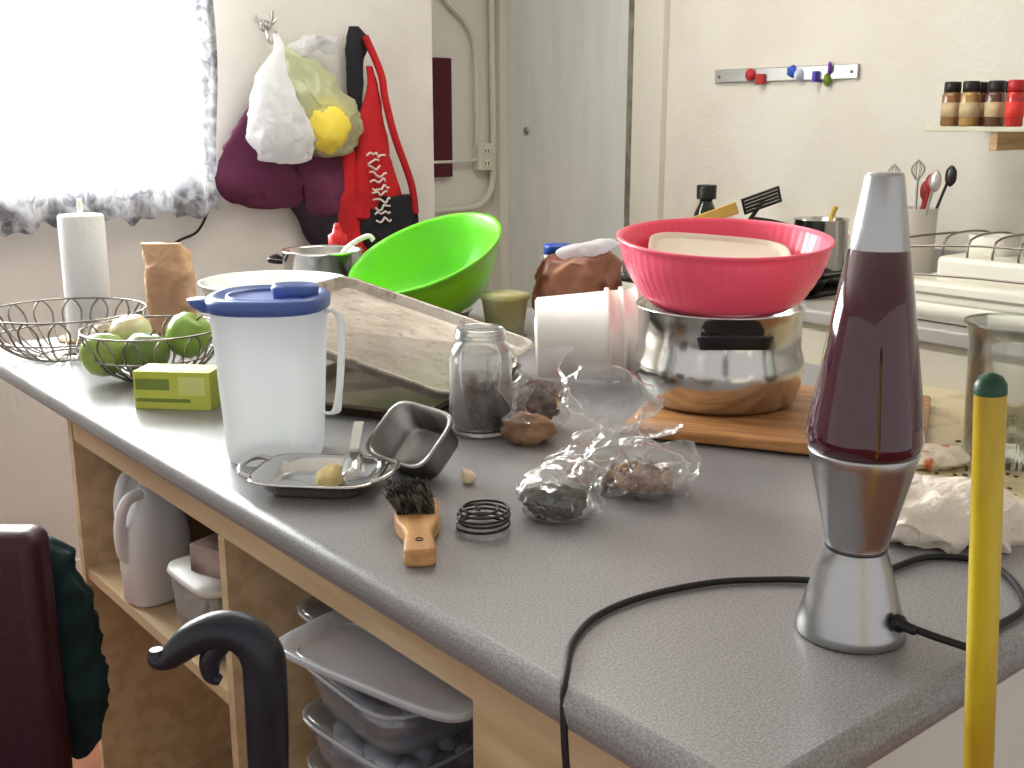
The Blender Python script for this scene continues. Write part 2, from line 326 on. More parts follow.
# shelf contents
def jug(name,x,y,z,rz,s=1):
    j=E(name,(x,y,z),(0,0,rz)); wj=M('hdpe_white',(246,248,250),.35,sss=.2)
    O('body',lathe([(0,0),(.045,0),(.052,.006),(.053,.10),(.050,.135),(.035,.17),(.02,.185),(.019,.20),(0,.20)],40,power=3,sx=1.1*s,sy=.8*s),wj,j)
    O('cap',lathe([(0,.198),(.021,.198),(.021,.222),(.018,.225),(0,.225)],24),M('jug_cap',(200,206,214),.4),j)
    tubes('handle',[[(.012,0,.19),(.045,0,.185),(.062,0,.15),(.062,0,.10),(.05,0,.08)]],.010,wj,j)
jug('detergent_jug',.13,1.45,.555,D(200)); jug('detergent_jug.001',.09,1.32,.555,D(190))
sb=E('storage_box',(.12,1.09,.555))
O('tub',lathe([(0,0),(.065,0),(.07,.01),(.078,.11)],48,power=5),boxm,sb,solid=.002); O('lid',lathe([(0,.11),(.080,.11),(.083,.116),(.081,.123),(0,.123)],48,power=5),M('lid_white',(226,224,220),.4),sb)
O('contents',lathe([(0,.005),(.06,.005),(.065,.07),(0,.08)],32,power=4),M('pasta_contents',(200,170,130),.8,col2=(150,80,66),nscale=40),sb)
O('snack_box',bx(-.05,.05,-.035,.035,0,.045),M('snack_box_card',(90,40,34),.6,col2=(190,170,160),nscale=9),None,loc=(.12,1.09,.679),rot=(0,0,D(20)),smooth=False,bevel=.002)
for i in range(4):
    t=E('food_container' if i==0 else 'food_container.%03d'%i,(.17,.68,.446+.0755*i),(0,0,D(6*(i%2)))); t.scale=(1,1,1.18)
    O('tub',lathe([(0,0),(.085,0),(.09,.006),(.10,.05)],48,power=5,sy=1.1),boxm,t,solid=.002)
    O('lid',lathe([(.098,.05),(.106,.05),(.107,.056),(.098,.06),(.09,.055),(0,.055)],48,power=5,sy=1.1),boxm,t)
    tubes('lid_edge',[([(.107*k_*math.cos(a),.107*1.1*k_*math.sin(a),.054) for a in [2*math.pi*j/48 for j in range(48)] for k_ in [(abs(math.cos(a))**5+abs(math.sin(a))**5)**(-1/5)]],True)],.0022,lidm,t,smoothk=0)
    r=random.Random(i); bm=bmesh.new()
    for j in range(30): blob(r.uniform(-.07,.07),r.uniform(-.08,.08),.016+r.random()*.012,.018,.018,.012,.3,2,j,1,bm)
    O('contents',bm,M('blue_grey_contents_%d'%i,[(120,140,170),(190,196,208),(96,112,140),(180,186,198)][i],.6),t)
ll=E('large_storage_lid',(.048,.518,.762),(D(-4),D(-5),D(9)))
O('panel',lathe([(0,0),(.046,0),(.050,.004),(.056,.012),(.060,.012),(.060,.006)],64,power=6,sy=2.6),lidm,ll,solid=.003)
tubes('rim',[([(.059*k_*math.cos(a),.059*2.6*k_*math.sin(a),.012) for a in [2*math.pi*i/64 for i in range(64)] for k_ in [(abs(math.cos(a))**6+abs(math.sin(a))**6)**(-1/6)]],True),([(.048*k_*math.cos(a),.048*2.75*k_*math.sin(a),.004) for a in [2*math.pi*i/64 for i in range(64)] for k_ in [(abs(math.cos(a))**6+abs(math.sin(a))**6)**(-1/6)]],True)],.0026,lidm,ll,smoothk=0)
for nm,x,y,z,hh,cc in [('lidded_tub',.10,.50,.446,.09,(84,116,176)),('lidded_tub.001',.10,.40,.446,.16,(225,230,236))]:
    t=E(nm,(x,y,z)); O('tub',lathe([(0,0),(.038,0),(.041,.01),(.044,hh)],40,power=4),boxm,t,solid=.002)
    O('lid',lathe([(0,hh+.012),(.040,hh+.012),(.046,hh+.010),(.048,hh),(.044,hh)],40,power=4),M('lid_%s'%nm,cc,.4),t)

# ---------------- lava lamp ----------------
lp=E('lava_lamp',(.266,.092,.9)); lp.scale=(.955,.955,1.008)
O('base',lathe([(0,0),(.050,0),(.0515,.003),(.050,.010),(.042,.037),(.034,.064),(.0275,.082),(.030,.092),(.0385,.126),(.047,.160),(.0495,.170),(.049,.173),(.046,.170),(0,.165)],96),steel_r,lp)
O('globe',lathe([(0,.166),(.046,.168),(.0515,.178),(.0525,.186),(.0505,.20),(.0387,.2725),(.027,.345),(.0,.347)],96),M('lava_lamp_liquid',(66,3,30),.07,coat=1.0,sss=.1),lp)
O('cap',lathe([(.0262,.338),(.0268,.342),(.0217,.3735),(.0165,.405),(.0155,.4075),(0,.4075)],96),steel_r,lp)
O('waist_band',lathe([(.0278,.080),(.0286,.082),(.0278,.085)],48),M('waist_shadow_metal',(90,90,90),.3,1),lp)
px,py=VR(.030,-.036)
O('strain_relief',lathe([(0,0),(.008,0),(.008,.006),(.005,.010),(.004,.022),(0,.022)],20),black,lp,loc=(px,py,.025),rot=(D(90),0,D(-10)))
tubes('power_cord',[[(px,py-.012,.025),(px+.015,py-.040,.018),(px+.05,py-.065,.006),(.10,-.090,.004),(.17,-.085,.004),(.225,-.045,.004),(.25,.0,.004),(.215,.045,.004),(.14,.055,.004),(.08,.075,.004),(.04,.11,.004),(-.02,.15,.004),(-.10,.172,.004),(-.17,.17,.004),(-.225,.145,.004),(-.265,.11,.003),(-.286,.090,-.008),(-.294,.077,-.06),(-.298,.052,-.2),(-.295,.042,-.5),(-.31,.052,-.85),(-.37,.09,-.893)]],.0034,cordm,lp)

# ---------------- pot + pink bowl + board ----------------
O('cutting_board',bx(-.21,.21,-.18,.18,0,.016),cutw,None,loc=(.805,.575,.9035),rot=(0,0,D(-61)),bevel=.005)
pt=E('stock_pot',(.778,.686,.920),(0,0,VROT))
O('body',lathe([(0,0),(.112,0),(.122,.008),(.130,.03),(.134,.05),(.133,.070),(.127,.088),(.127,.145),(.131,.150),(.131,.153),(.124,.150),(.124,.08),(.128,.05),(.10,.006),(0,.004)],80),steel,pt)
for sgn,nm in ((-1,'handle_front'),(1,'handle_back')):
    g=bmesh.new(); 
    n=24; top=[];bot=[]
    for i in range(n+1):
        a=math.pi*i/n; xx=.058*math.cos(a); yy=.030*math.sin(a)
        top.append(g.verts.new((xx,sgn*(.125+yy),.126+.004*math.sin(a)))); bot.append(g.verts.new((xx*.9,sgn*(.125+yy*.9),.104+.006*math.sin(a))))
    g.faces.new(top); g.faces.new(bot[::-1])
    for i in range(n): g.faces.new([top[i],bot[i],bot[i+1],top[i+1]])
    g.faces.new([top[n],bot[n],bot[0],top[0]])
    O(nm,g,black,pt,bevel=.004)
pk=M('pink_plastic',(246,92,122),.38,sss=.12,coat=.2)
rb=E('pink_bowl',(.778,.686,1.075),(D(5),0,VROT)); rb.scale=(.945,.945,1)
prof=[(0,0),(.09,0),(.118,.004),(.132,.014)]
for i in range(1,11):
    t=i/10; prof.append((.132+.036*math.sin(t*math.pi/2)+(.001 if i%2 else 0),.014+.084*t))
prof+=[(.174,.100),(.175,.104),(.170,.105),(.165,.098),(.152,.05),(.128,.016),(.09,.006),(0,.006)]
bm=lathe(prof,256)
for v in bm.verts:
    r=math.hypot(v.co.x,v.co.y)
    if r>.12 and v.co.z<.098:
        a=math.atan2(v.co.y,v.co.x); k_=1+.0025*math.sin(a*64); v.co.x*=k_; v.co.y*=k_
O('body',bm,pk,rb)
tr=E('beige_lid',(.790,.703,1.148),(D(8),D(4),VROT+D(-8)))
O('panel',lathe([(0,0),(.095,0),(.102,.002),(.107,.008),(.110,.008),(.110,.004)],64,power=4,sx=1.0,sy=.8),M('beige_plastic',(230,216,196),.45),tr,solid=.002)

# green bowl
gm=M('lime_plastic',(104,208,30),.32,sss=.1,coat=.2)
gb=E('green_bowl',(.855,1.60,1.060))
n_=Vector((.773,-.635,0))*(-.30)+Vector((.635,.773,0))*(-.30)+Vector((0,0,1))*.90
q=Vector((0,0,1)).rotation_difference(n_.normalized()); gb.rotation_mode='QUATERNION'; gb.rotation_quaternion=q
O('body',lathe([(0,-.125),(.07,-.125),(.095,-.122),(.115,-.108),(.14,-.07),(.163,-.03),(.175,0),(.181,.003),(.182,.007),(.176,.009),(.170,.003),(.158,-.03),(.135,-.07),(.11,-.104),(.09,-.117),(0,-.118)],96),gm,gb)
bm=bmesh.new()
for i in range(9):
    a=random.uniform(2.2,5.2); t=random.random()**2; r=.118+.045*t
    blob(r*math.cos(a),r*math.sin(a),-.094+.075*t,.0015+.0035*random.random(),.0022,.0015,.3,2,i,1,bm)
O('food_crumbs',bm,M('crumb_brown',(110,90,40),.8),gb)
O('cake_pan',lathe([(0,0),(.075,0),(.08,.004),(.085,.020),(.089,.021),(.089,.023),(.082,.022),(.076,.006),(0,.005)],56),dsteel,None,loc=(.92,1.66,.9))

# baking sheets
def sheet_mat():
    m=bpy.data.materials.new('baked_on_sheet_metal'); m.use_nodes=True; nt=m.node_tree; b=nt.nodes['Principled BSDF']; N=nt.nodes.new; Lk=nt.links.new
    tc=N('ShaderNodeTexCoord'); n1=N('ShaderNodeTexNoise'); n1.inputs['Scale'].default_value=7; n1.inputs['Detail'].default_value=10; n1.inputs['Roughness'].default_value=.75; Lk(tc.outputs['Object'],n1.inputs[0])
    r=N('ShaderNodeValToRGB'); e=r.color_ramp.elements; e[0].position=.32; e[0].color=C((120,108,98)); e[1].position=.64; e[1].color=C((196,190,182)); x=e.new(.47); x.color=C((168,158,146)); Lk(n1.outputs[0],r.inputs[0])
    n2=N('ShaderNodeTexNoise'); n2.inputs['Scale'].default_value=40; n2.inputs['Detail'].default_value=4; Lk(tc.outputs['Object'],n2.inputs[0])
    r2=N('ShaderNodeValToRGB'); r2.color_ramp.elements[0].position=.60; r2.color_ramp.elements[0].color=(0,0,0,1); r2.color_ramp.elements[1].position=.70; r2.color_ramp.elements[1].color=(.6,.6,.6,1); Lk(n2.outputs[0],r2.inputs[0])
    mx=N('ShaderNodeMixRGB'); Lk(r2.outputs[0],mx.inputs[0]); Lk(r.outputs[0],mx.inputs[1]); mx.inputs[2].default_value=C((98,82,70)); Lk(mx.outputs[0],b.inputs['Base Color'])
    b.inputs['Roughness'].default_value=.34; b.inputs['Metallic'].default_value=.55
    return m
bsm=sheet_mat()
def sheet(name,lx,ly,loc,rot,mat):
    e=E(name,loc,rot); bm=bmesh.new()
    def rr(hx,hy,z,r,n=6):
        L=[]
        for cx,cy,a0 in ((hx-r,hy-r,0),(-hx+r,hy-r,90),(-hx+r,-hy+r,180),(hx-r,-hy+r,270)):
            for i in range(n+1):
                a=D(a0+90*i/n); L.append(bm.verts.new((cx+r*math.cos(a),cy+r*math.sin(a),z)))
        return L
    hx,hy=lx/2,ly/2
    rs=[rr(hx-.016,hy-.016,0,.02),rr(hx-.012,hy-.012,.002,.022),rr(hx-.006,hy-.006,.018,.026),rr(hx-.002,hy-.002,.020,.03),rr(hx,hy,.018,.03),rr(hx,hy,.015,.03)]
    bm.faces.new(rs[0])
    for a,b in zip(rs,rs[1:]):
        for i in range(len(a)):
            j=(i+1)%len(a); bm.faces.new([a[i],a[j],b[j],b[i]])
    O('pan',bm,mat,e,solid=.0015); return e
bs=sheet('baking_sheet',.426,.41,(.453,1.14,.990),(D(15),0,D(31)),bsm)
sheet('baking_sheet.001',.40,.32,(.46,1.13,.902),(0,0,D(27)),M('dark_pan_metal',(124,110,92),.4,.6,col2=(84,70,56),nscale=8))

# white mixing bowl behind
O('white_mixing_bowl',lathe([(0,0),(.07,0),(.075,.004),(.11,.04),(.14,.085),(.150,.112),(.156,.114),(.156,.118),(.148,.117),(.136,.085),(.105,.04),(.07,.008),(0,.006)],72),M('bowl_white',(236,240,238),.2,coat=.5),None,loc=(.525,1.69,.905))
# saucepan behind
sp=E('saucepan',(.745,1.865,.9),(0,0,VROT))
O('body',lathe([(0,0),(.085,0),(.091,.006),(.092,.15),(.096,.155),(.094,.157),(.089,.152),(.087,.008),(0,.006)],64),steel,sp)
O('food',lathe([(0,.12),(.088,.12)],40),M('soup',(74,60,40),.5,col2=(110,90,60),nscale=30),sp)
tubes('handle_left',[[(-.090,-.03,.13),(-.118,-.035,.135),(-.118,.035,.135),(-.090,.03,.13)]],.006,black,sp)
tubes('ladle',[[(.02,0,.10),(.06,-.02,.16),(.11,-.03,.19),(.125,-.03,.18)]],.006,white,sp)
rbt=E('squeeze_bottle',(.845,1.965,.9))
O('body',lathe([(0,0),(.026,0),(.028,.01),(.028,.13),(.02,.155),(0,.155)],32),white,rbt)
O('cap',lathe([(.022,.15),(.023,.175),(.012,.182),(.009,.195),(.006,.205),(0,.205)],24),M('red_cap',(210,30,34),.35),rbt)

# ---------------- pitcher ----------------
pc=E('plastic_pitcher',(.12,.915,.9),(0,0,VROT))
pm_=thin('frosted_polypropylene',(245,248,248),.05,.3,.3,milky=.86,mcol=(246,248,247),tl_mix=.5)
body=[(0,0),(.058,0),(.064,.003),(.0655,.010),(.0665,.014),(.078,.208),(.080,.214)]
O('body',lathe(body,72,power=2.6,sx=.97),pm_,pc)
O('handle',loft([(.072,0,.200,.010,.008),(.084,0,.204,.008,.008),(.093,0,.196,.006,.009),(.096,0,.175,.005,.010),(.093,0,.12,.005,.010),(.089,0,.085,.005,.010),(.084,0,.062,.007,.009),(.070,0,.060,.010,.008)],n=24,amp=0),pm_,pc)
bl=M('blue_lid_plastic',(78,104,172),.35)
O('lid',lathe([(.0795,.208),(.0815,.209),(.0825,.220),(.080,.225),(.070,.227),(.066,.222),(.03,.221),(0,.221)],72,power=2.6,sx=.97),bl,pc,solid=.0015)
O('lid_ring',lathe([(.050,.221),(.052,.226),(.056,.226),(.058,.221)],48),bl,pc)
O('lid_knob',lathe([(0,.220),(.026,.220),(.028,.236),(.024,.241),(.019,.238),(0,.236)],40,sx=1.15,sy=.8,cx=.038,cy=-.01),bl,pc)
O('lid_spout',loft([(-.070,-.02,.206,.018,.020),(-.082,-.02,.214,.018,.022),(-.088,-.02,.222,.016,.020)],n=32,amp=0),bl,pc)

# ---------------- steel tray, pan, spreader ----------------
ty=E('steel_tray',(.096,.754,.9),(0,0,D(-46))); ty.scale=(.96,1.16,1)
O('dish',lathe([(0,.002),(.038,.002),(.043,.006),(.050,.021),(.056,.023),(.057,.021)],56,power=4.5,sx=1.5,sy=1.0),steel,ty,solid=.0015)
for s in (-1,1):
    tubes('handle_%s'%('left' if s<0 else 'right'),[[(s*.080,-.034,.023),(s*.094,-.03,.026),(s*.102,-.012,.028),(s*.102,.012,.028),(s*.094,.03,.026),(s*.080,.034,.023)]],.0035,steel,ty)
gar=M('garlic_skin',(236,224,196),.5,col2=(220,198,160),nscale=10,bump=.1)
def garlic(nm,x,y,z,s,rot=0):
    O(nm,lathe([(0,-.009*s),(.006*s,-.008*s),(.0105*s,-.002*s),(.009*s,.005*s),(.004*s,.011*s),(.0012*s,.016*s),(0,.017*s)],20,sx=1,sy=.8),gar,None,loc=(x,y,z+.009*s),rot=(.9,.3,rot))
garlic('garlic_clove',.25,.645,.9,.95,3)
O('butter_pat',loft([(0,0,.0,.020,.015),(0,0,.010,.020,.015),(.002,0,.018,.015,.010),(.002,0,.022,.006,.004)],n=40,amp=.3,freq=4,seed=3,pw=3),M('butter',(236,216,150),.4,sss=.1),None,loc=(.110,.752,.904),rot=(0,0,.4))
# tipped small pan
nn=(Vector((.773,-.635,0))*(-.42)+Vector((.635,.773,0))*(-.52)+Vector((0,0,1))*.75).normalized()
xa=(Vector((.773,-.635,0))*.86+Vector((0,0,-1))*.42+Vector((.635,.773,0))*-.3); xa=(xa-nn*xa.dot(nn)).normalized(); ya=nn.cross(xa)
pnn=E('small_loaf_pan')
pnn.matrix_world=Matrix.Translation((.224,.724,.941))@Matrix((xa,ya,nn)).transposed().to_4x4()
O('pan',lathe([(0,-.026),(.034,-.026),(.039,-.022),(.044,.020),(.049,.022),(.0495,.019)],48,power=5,sx=1.15,sy=.92),dsteel,pnn,solid=.0012)
p0=Vector((.104,.692,.928)); p1=Vector((.182,.797,.957)); dv=(p1-p0).normalized()
sd=E('butter_spreader',p0)
sd.rotation_mode='QUATERNION'; sd.rotation_quaternion=Matrix((dv.cross(Vector((0,0,1))).normalized(),dv,dv.cross(Vector((0,0,1))).normalized().cross(dv))).transposed().to_quaternion()
O('blade',lathe([(0,0),(.034,0),(.034,.0015),(0,.0015)],32,power=3,sx=.36,sy=1,cx=0,cy=.03),steel,sd); O('grip',bx(-.007,.007,.058,.135,-.002,.006),M('spreader_grip',(200,198,190),.4),sd,bevel=.002)

# ---------------- brush ----------------
br=E('wooden_brush',(.092,.53,.9),(0,0,D(-33)))
bm=bmesh.new(); outl=[(-.085,.0),(-.083,.012),(-.075,.017),(-.05,.016),(-.03,.0145),(-.01,.018),(.01,.024),(.04,.026),(.075,.025),(.085,.018),(.088,0)]
pp=[(y,x) for x,y in outl]+[(-y,x) for x,y in outl[-2:0:-1]]
pp=[(p.x,p.y) for p in crom([(a,b,0) for a,b in pp],3,True)]
t=[bm.verts.new((a,b,.020)) for a,b in pp]; bo=[bm.verts.new((a,b,0)) for a,b in pp]
bm.faces.new(t); bm.faces.new(bo[::-1])
for i in range(len(pp)):
    j=(i+1)%len(pp); bm.faces.new([t[i],bo[i],bo[j],t[j]])
O('handle',bm,M('brush_wood',(214,164,108),.45,col2=(190,138,84),nscale=8,stretch=(8,1,8)),br,bevel=.004)
tubes('hole',[ring(0,-.055,.0205,.004,16)],.0006,black,br,smoothk=0)
bm=bmesh.new()
for i in range(-7,8):
    for j in range(15):
        x=i*.0029; y=.022+j*.0043
        for k_ in range(2):
            dx=random.uniform(-.005,.005)-.013; dy=random.uniform(-.004,.004)+.001; hh=random.uniform(.018,.026); a0=random.random()*3
            x0=x+random.uniform(-.001,.001);y0=y+random.uniform(-.001,.001)
            vs=[bm.verts.new((x0+.0009*math.cos(a0+q_*2.09),y0+.0009*math.sin(a0+q_*2.09),.019)) for q_ in range(3)]
            tp=[bm.verts.new((x0+dx+.0006*math.cos(a0+q_*2.09),y0+dy+.0006*math.sin(a0+q_*2.09),.02+hh)) for q_ in range(3)]
            for q_ in range(3): bm.faces.new([vs[q_],vs[(q_+1)%3],tp[(q_+1)%3],tp[q_]])
            bm.faces.new(tp)
O('bristles',bm,M('dark_bristles',(40,36,32),.6,col2=(110,104,94),nscale=60,nlo=.5,nhi=.3),br,smooth=False)
# coil
pts=[]
for i in range(120):
    a=i/120*2*math.pi*4; t=i/120; r=.029+.0015*math.sin(a*.5); pts.append((r*math.cos(a),r*math.sin(a),.003+.022*t))
for i in range(50):
    a=i/50*2*math.pi*1.6; t=i/50; r=.029-.022*t; pts.append((r*math.cos(a),r*math.sin(a),.025+.001*t))
tubes('wire_coil',[pts],.0016,M('dark_wire',(60,56,56),.35,.8),None,loc=(.165,.505,.9),smoothk=0)

# ---------------- jar and bags ----------------
jr=E('mason_jar',(.41,.826,.9))
O('glass',lathe([(0,.001),(.038,.001),(.045,.005),(.047,.012),(.047,.115),(.044,.128),(.037,.137),(.036,.142),(.038,.144),(.038,.147),(.036,.148),(.036,.156),(.0345,.158),(.033,.156),(.033,.14),(.043,.125),(.044,.013),(.036,.006),(0,.005)],64),thin('jar_glass',(252,253,252),.05,.8,.04,milky=.06),jr)
tubes('thread',[ring(0,0,.144,.037,40),ring(0,0,.150,.0365,40)],.0012,clear,jr,smoothk=0)
nutm=M('dried_mushroom_brown',(124,98,82),.8,col2=(72,52,44),nscale=45,nlo=.4,nhi=.6,bump=.6,bscale=60)
def heap(nm,parent,cx,cy,cz,rx,ry,rz,n,mat,s=.008,seed=1):
    r=random.Random(seed); bm=blob(cx,cy,cz,rx*.85,ry*.85,rz*.85,.15,3,seed,3)
    for i in range(n):
        u=r.random()*6.28; w_=r.uniform(-.5,1); q_=math.sqrt(max(0,1-w_*w_))
        blob(cx+rx*.85*q_*math.cos(u),cy+ry*.85*q_*math.sin(u),max(cz+rz*.85*w_,s*.7),s*r.uniform(.7,1.3),s*r.uniform(.7,1.2),s*r.uniform(.6,1),.3,2,i,1,bm)
    return O(nm,bm,mat,parent,smooth=True)
r=random.Random(3); bm=lathe([(0,.006),(.040,.008),(.041,.075),(.03,.088),(0,.09)],32)
for i in range(160):
    a=r.random()*6.28; z=r.uniform(.01,.085); blob(.036*math.cos(a),.036*math.sin(a),z,.006,.006,.005,.3,2,i,1,bm)
O('contents',bm,nutm,jr)
O('inner_bag',loft([(0,0,.075,.038,.038),(0,0,.095,.034,.034),(0,0,.11,.036,.030),(0,0,.125,.02,.03)],amp=.25,freq=4,seed=3,caps=False),bagm,jr)
# bag next to jar
b=E('plastic_food_bag',(.487,.785,.9),(0,0,VROT))
heap('contents',b,0,0,.04,.034,.028,.038,60,nutm,.007,2)
O('film',loft([(0,0,.001,.03,.025),(0,0,.02,.042,.038),(0,0,.06,.042,.036),(.005,0,.085,.03,.025),(.0,0,.10,.03,.012),(.0,0,.125,.045,.008)],amp=.28,freq=3,seed=4,caps=False,n=90,k=10),bagm,b)
b=E('paper_wrapped_bundle',(.425,.735,.9),(0,0,VROT))
O('bundle',blob(0,0,.021,.036,.026,.022,.2,2.4,3,4),M('kraft_bundle',(176,142,108),.8,col2=(130,98,72),nscale=20,bump=.4,bscale=40),b)
O('film',loft([(-.008,0,.036,.028,.02),(-.014,0,.052,.010,.008),(-.02,0,.085,.028,.012)],amp=.25,freq=4,seed=14,caps=False),bagm,b)
# big crumpled bag
b=E('crumpled_plastic_bag',(.395,.495,.9),(0,0,VROT))
nut2=M('nut_brown',(196,160,128),.75,col2=(142,104,78),nscale=40,bump=.4,bscale=50)
heap('contents_left',b,-.045,.02,.016,.038,.030,.016,60,nut2,.008,5)
heap('contents_right',b,.012,-.015,.02,.036,.030,.020,60,nut2,.008,6)
O('film',loft([(0,0,.001,.04,.03),(.0,0,.015,.062,.045),(.0,0,.04,.055,.04),(-.01,.0,.062,.034,.024),(-.018,.0,.082,.024,.016),(-.026,0,.11,.05,.022),(-.038,0,.14,.042,.018),(-.05,0,.162,.020,.010)],amp=.42,freq=2.6,seed=21,caps=False,n=110,k=12),bagm,b)
O('film_side',loft([(-.07,.02,.004,.02,.02),(-.06,.02,.03,.045,.03),(-.045,.01,.055,.03,.03),(-.01,.0,.075,.05,.02),(.03,0,.085,.03,.012)],amp=.35,freq=3,seed=23,caps=False,n=90,k=10),bagm,b)
O('film_front',loft([(.03,-.03,.002,.03,.02),(.03,-.03,.03,.04,.03),(.045,-.02,.055,.03,.018),(.055,-.02,.07,.015,.008)],amp=.35,freq=3,seed=25,caps=False,n=90,k=10),bagm,b)
# herb bag
b=E('herb_bag',(.262,.482,.9),(0,0,VROT))
O('herbs',blob(-.008,0,.018,.038,.030,.018,.18,2.4,7,4),M('dried_herbs',(70,68,46),.9,col2=(40,40,26),nscale=90,bump=.8,bscale=120),b)
O('film',loft([(0,0,.001,.03,.025),(0,0,.014,.046,.038),(0,0,.036,.044,.034),(.01,.01,.052,.040,.022),(.03,.02,.066,.030,.012),(.045,.02,.06,.02,.008)],amp=.3,freq=3,seed=31,caps=False,n=90,k=10),bagm,b)

# ---------------- bucket ----------------
bk_=E('white_bucket',(.736,.950,.986))
ax=(Vector((.773,-.635,0))*.99+Vector((.635,.773,0))*-.02+Vector((0,0,.03))).normalized()
bk_.rotation_mode='QUATERNION'; bk_.rotation_quaternion=Vector((0,0,1)).rotation_difference(ax)
O('body',lathe([(0,-.085),(.064,-.085),(.070,-.081),(.078,.035),(.084,.037),(.084,.043),(.079,.045),(.079,.060),(.085,.062),(.085,.068),(.080,.070),(.081,.085),(.086,.087),(.086,.092),(.078,.092),(.066,-.078),(0,-.080)],80),M('bucket_plastic',(232,226,218),.4,sss=.1),bk_)
O('bucket_foot_ring',lathe([(.03,-.085),(.031,-.087),(.034,-.087),(.035,-.085)],48),M('bucket_plastic',(0,0,0)),bk_)
# items behind
O('butter_tub',lathe([(0,0),(.036,0),(.045,.075),(.048,.076),(.048,.088),(0,.09)],40,power=3),M('butter_tub_plastic',(226,222,180),.4,col2=(190,184,120),nscale=9),None,loc=(.93,1.41,.9))
bc=E('blue_lid_can',(1.165,1.50,.9)); O('can',lathe([(0,0),(.033,0),(.033,.15),(0,.15)],32),M('can_white',(220,224,230),.4),bc); O('lid',lathe([(0,.17),(.033,.17),(.035,.165),(.035,.148),(.033,.148)],32),M('can_lid_blue',(30,70,170),.35),bc)
b=E('bread_bag',(1.06,1.32,.9),(0,0,VROT))
O('bag_body',loft([(0,0,.001,.07,.06),(0,0,.05,.085,.07),(0,0,.12,.085,.065),(.01,0,.16,.075,.05),(.02,0,.18,.04,.03)],amp=.25,freq=1.8,seed=13,n=90),M('brown_red_wrapper',(110,50,36),.35,col2=(160,110,84),nscale=10,nlo=.45,nhi=.55),b)
O('white_wrap',loft([(.0,-.02,.16,.03,.02),(.01,-.02,.18,.05,.02),(.04,-.02,.195,.045,.02),(.06,-.02,.205,.02,.015)],amp=.3,freq=2,seed=17),wb,b)
O('vegetable_tray',lathe([(0,0),(.05,0),(.06,.03),(.065,.03),(.05,.004)],32,power=4),M('dark_green_tray',(54,70,44),.5,col2=(110,100,70),nscale=30),None,loc=(.80,1.30,.9))

# ---------------- left end ----------------
wire=M('chrome_wire',(150,144,138),.25,1)
def basket(nm,x,y,r,h,wires,lean=0):
    e=E(nm,(x,y,.9)); L=[ring(0,0,h,r),ring(0,0,.006,r*.38),ring(0,0,h*.5,r*.88)]
    for i in range(wires):
        a=2*math.pi*i/wires; da=math.pi/wires*.62
        out=[]
        for q_,zz in ((.10,.04),(.38,.045),(.66,.2),(.86,.48),(.96,.78)): out.append((q_*r*math.cos(a-da),q_*r*math.sin(a-da),h*zz))
        out.append((1.0*r*math.cos(a),1.0*r*math.sin(a),h))
        for q_,zz in ((.96,.78),(.86,.48),(.66,.2),(.38,.045),(.10,.04)): out.append((q_*r*math.cos(a+da),q_*r*math.sin(a+da),h*zz))
        L.append(out)
    tubes('wires',L,.0019,wire,e,smoothk=4,res=1); return e
basket('wire_basket',.11,1.755,.150,.094,16); e2=basket('wire_basket.001',.172,1.475,.122,.092,14)
def apple(nm,l,f,z,r,col,col2):
    x,y=VR(l,f)
    e=E(nm,(.172+x,1.475+y,.9+z),(random.uniform(-.4,.4),random.uniform(-.4,.4),0))
    O('fruit',lathe([(0,-.86*r),(.25*r,-.93*r),(.6*r,-.8*r),(.9*r,-.4*r),(1.0*r,.05*r),(.95*r,.45*r),(.7*r,.8*r),(.35*r,.92*r),(.1*r,.8*r),(0,.72*r)],40),M('skin_%s'%col2[0],col,.35,col2=col2[1],nscale=18,nlo=.35,nhi=.6,coat=.2),e)
    tubes('stem',[[(0,0,.7*r),(.003,0,.95*r),(.008,0,1.1*r)]],.0015,M('stem_brown',(80,60,30),.7),e)
ga=((152,176,84),('green',(124,150,58)))
apple('green_apple',-.078,-.035,.050,.040,*ga); apple('green_apple.001',-.003,-.03,.050,.040,(108,134,60),('dkgreen',(82,106,44))); apple('green_apple.002',.060,.015,.075,.041,(150,184,80),('ltgreen',(124,160,60)))
apple('onion',-.055,.05,.070,.038,(226,218,180),('onion',(204,186,140)))
apple('onion.001',-.11,.08,.06,.03,(214,196,176),('onion2',(190,170,150)))
sbx=E('food_wrap_box',(.128,1.262,.9),(0,0,D(-46)))
O('carton',bx(-.064,.064,-.03,.03,0,.062),M('carton_yellow_green',(204,208,88),.5,col2=(186,192,68),nscale=6),sbx,smooth=False,bevel=.0015)
O('label_band',bx(-.060,-.004,-.0308,-.030,.032,.050,bx(-.060,.03,-.0308,-.030,.012,.018)),M('label_green',(120,138,56),.5),sbx,smooth=False)
O('label_window',bx(.012,.056,-.0308,-.030,.024,.054,bx(-.05,.05,-.02,.02,.062,.0626)),M('label_pale',(214,218,130),.5),sbx,smooth=False)
pt_=E('paper_towel_roll',(.212,1.925,.9))
bm=lathe([(.019,.004),(.043,.004),(.046,.008),(.046,.258),(.043,.262),(.019,.262),(.019,.004)],56); O('roll',bm,M('paper_towel',(240,240,240),.9,bump=.3,bscale=160),pt_)
tubes('spindle',[[(0,0,0),(0,0,.295)]],.006,M('spindle_white',(225,222,215),.5),pt_,smoothk=0); O('stand',lathe([(0,0),(.065,0),(.067,.004),(0,.006)],40),wood,pt_)
b=E('brown_paper_bag',(.375,1.88,.9),(0,0,VROT))
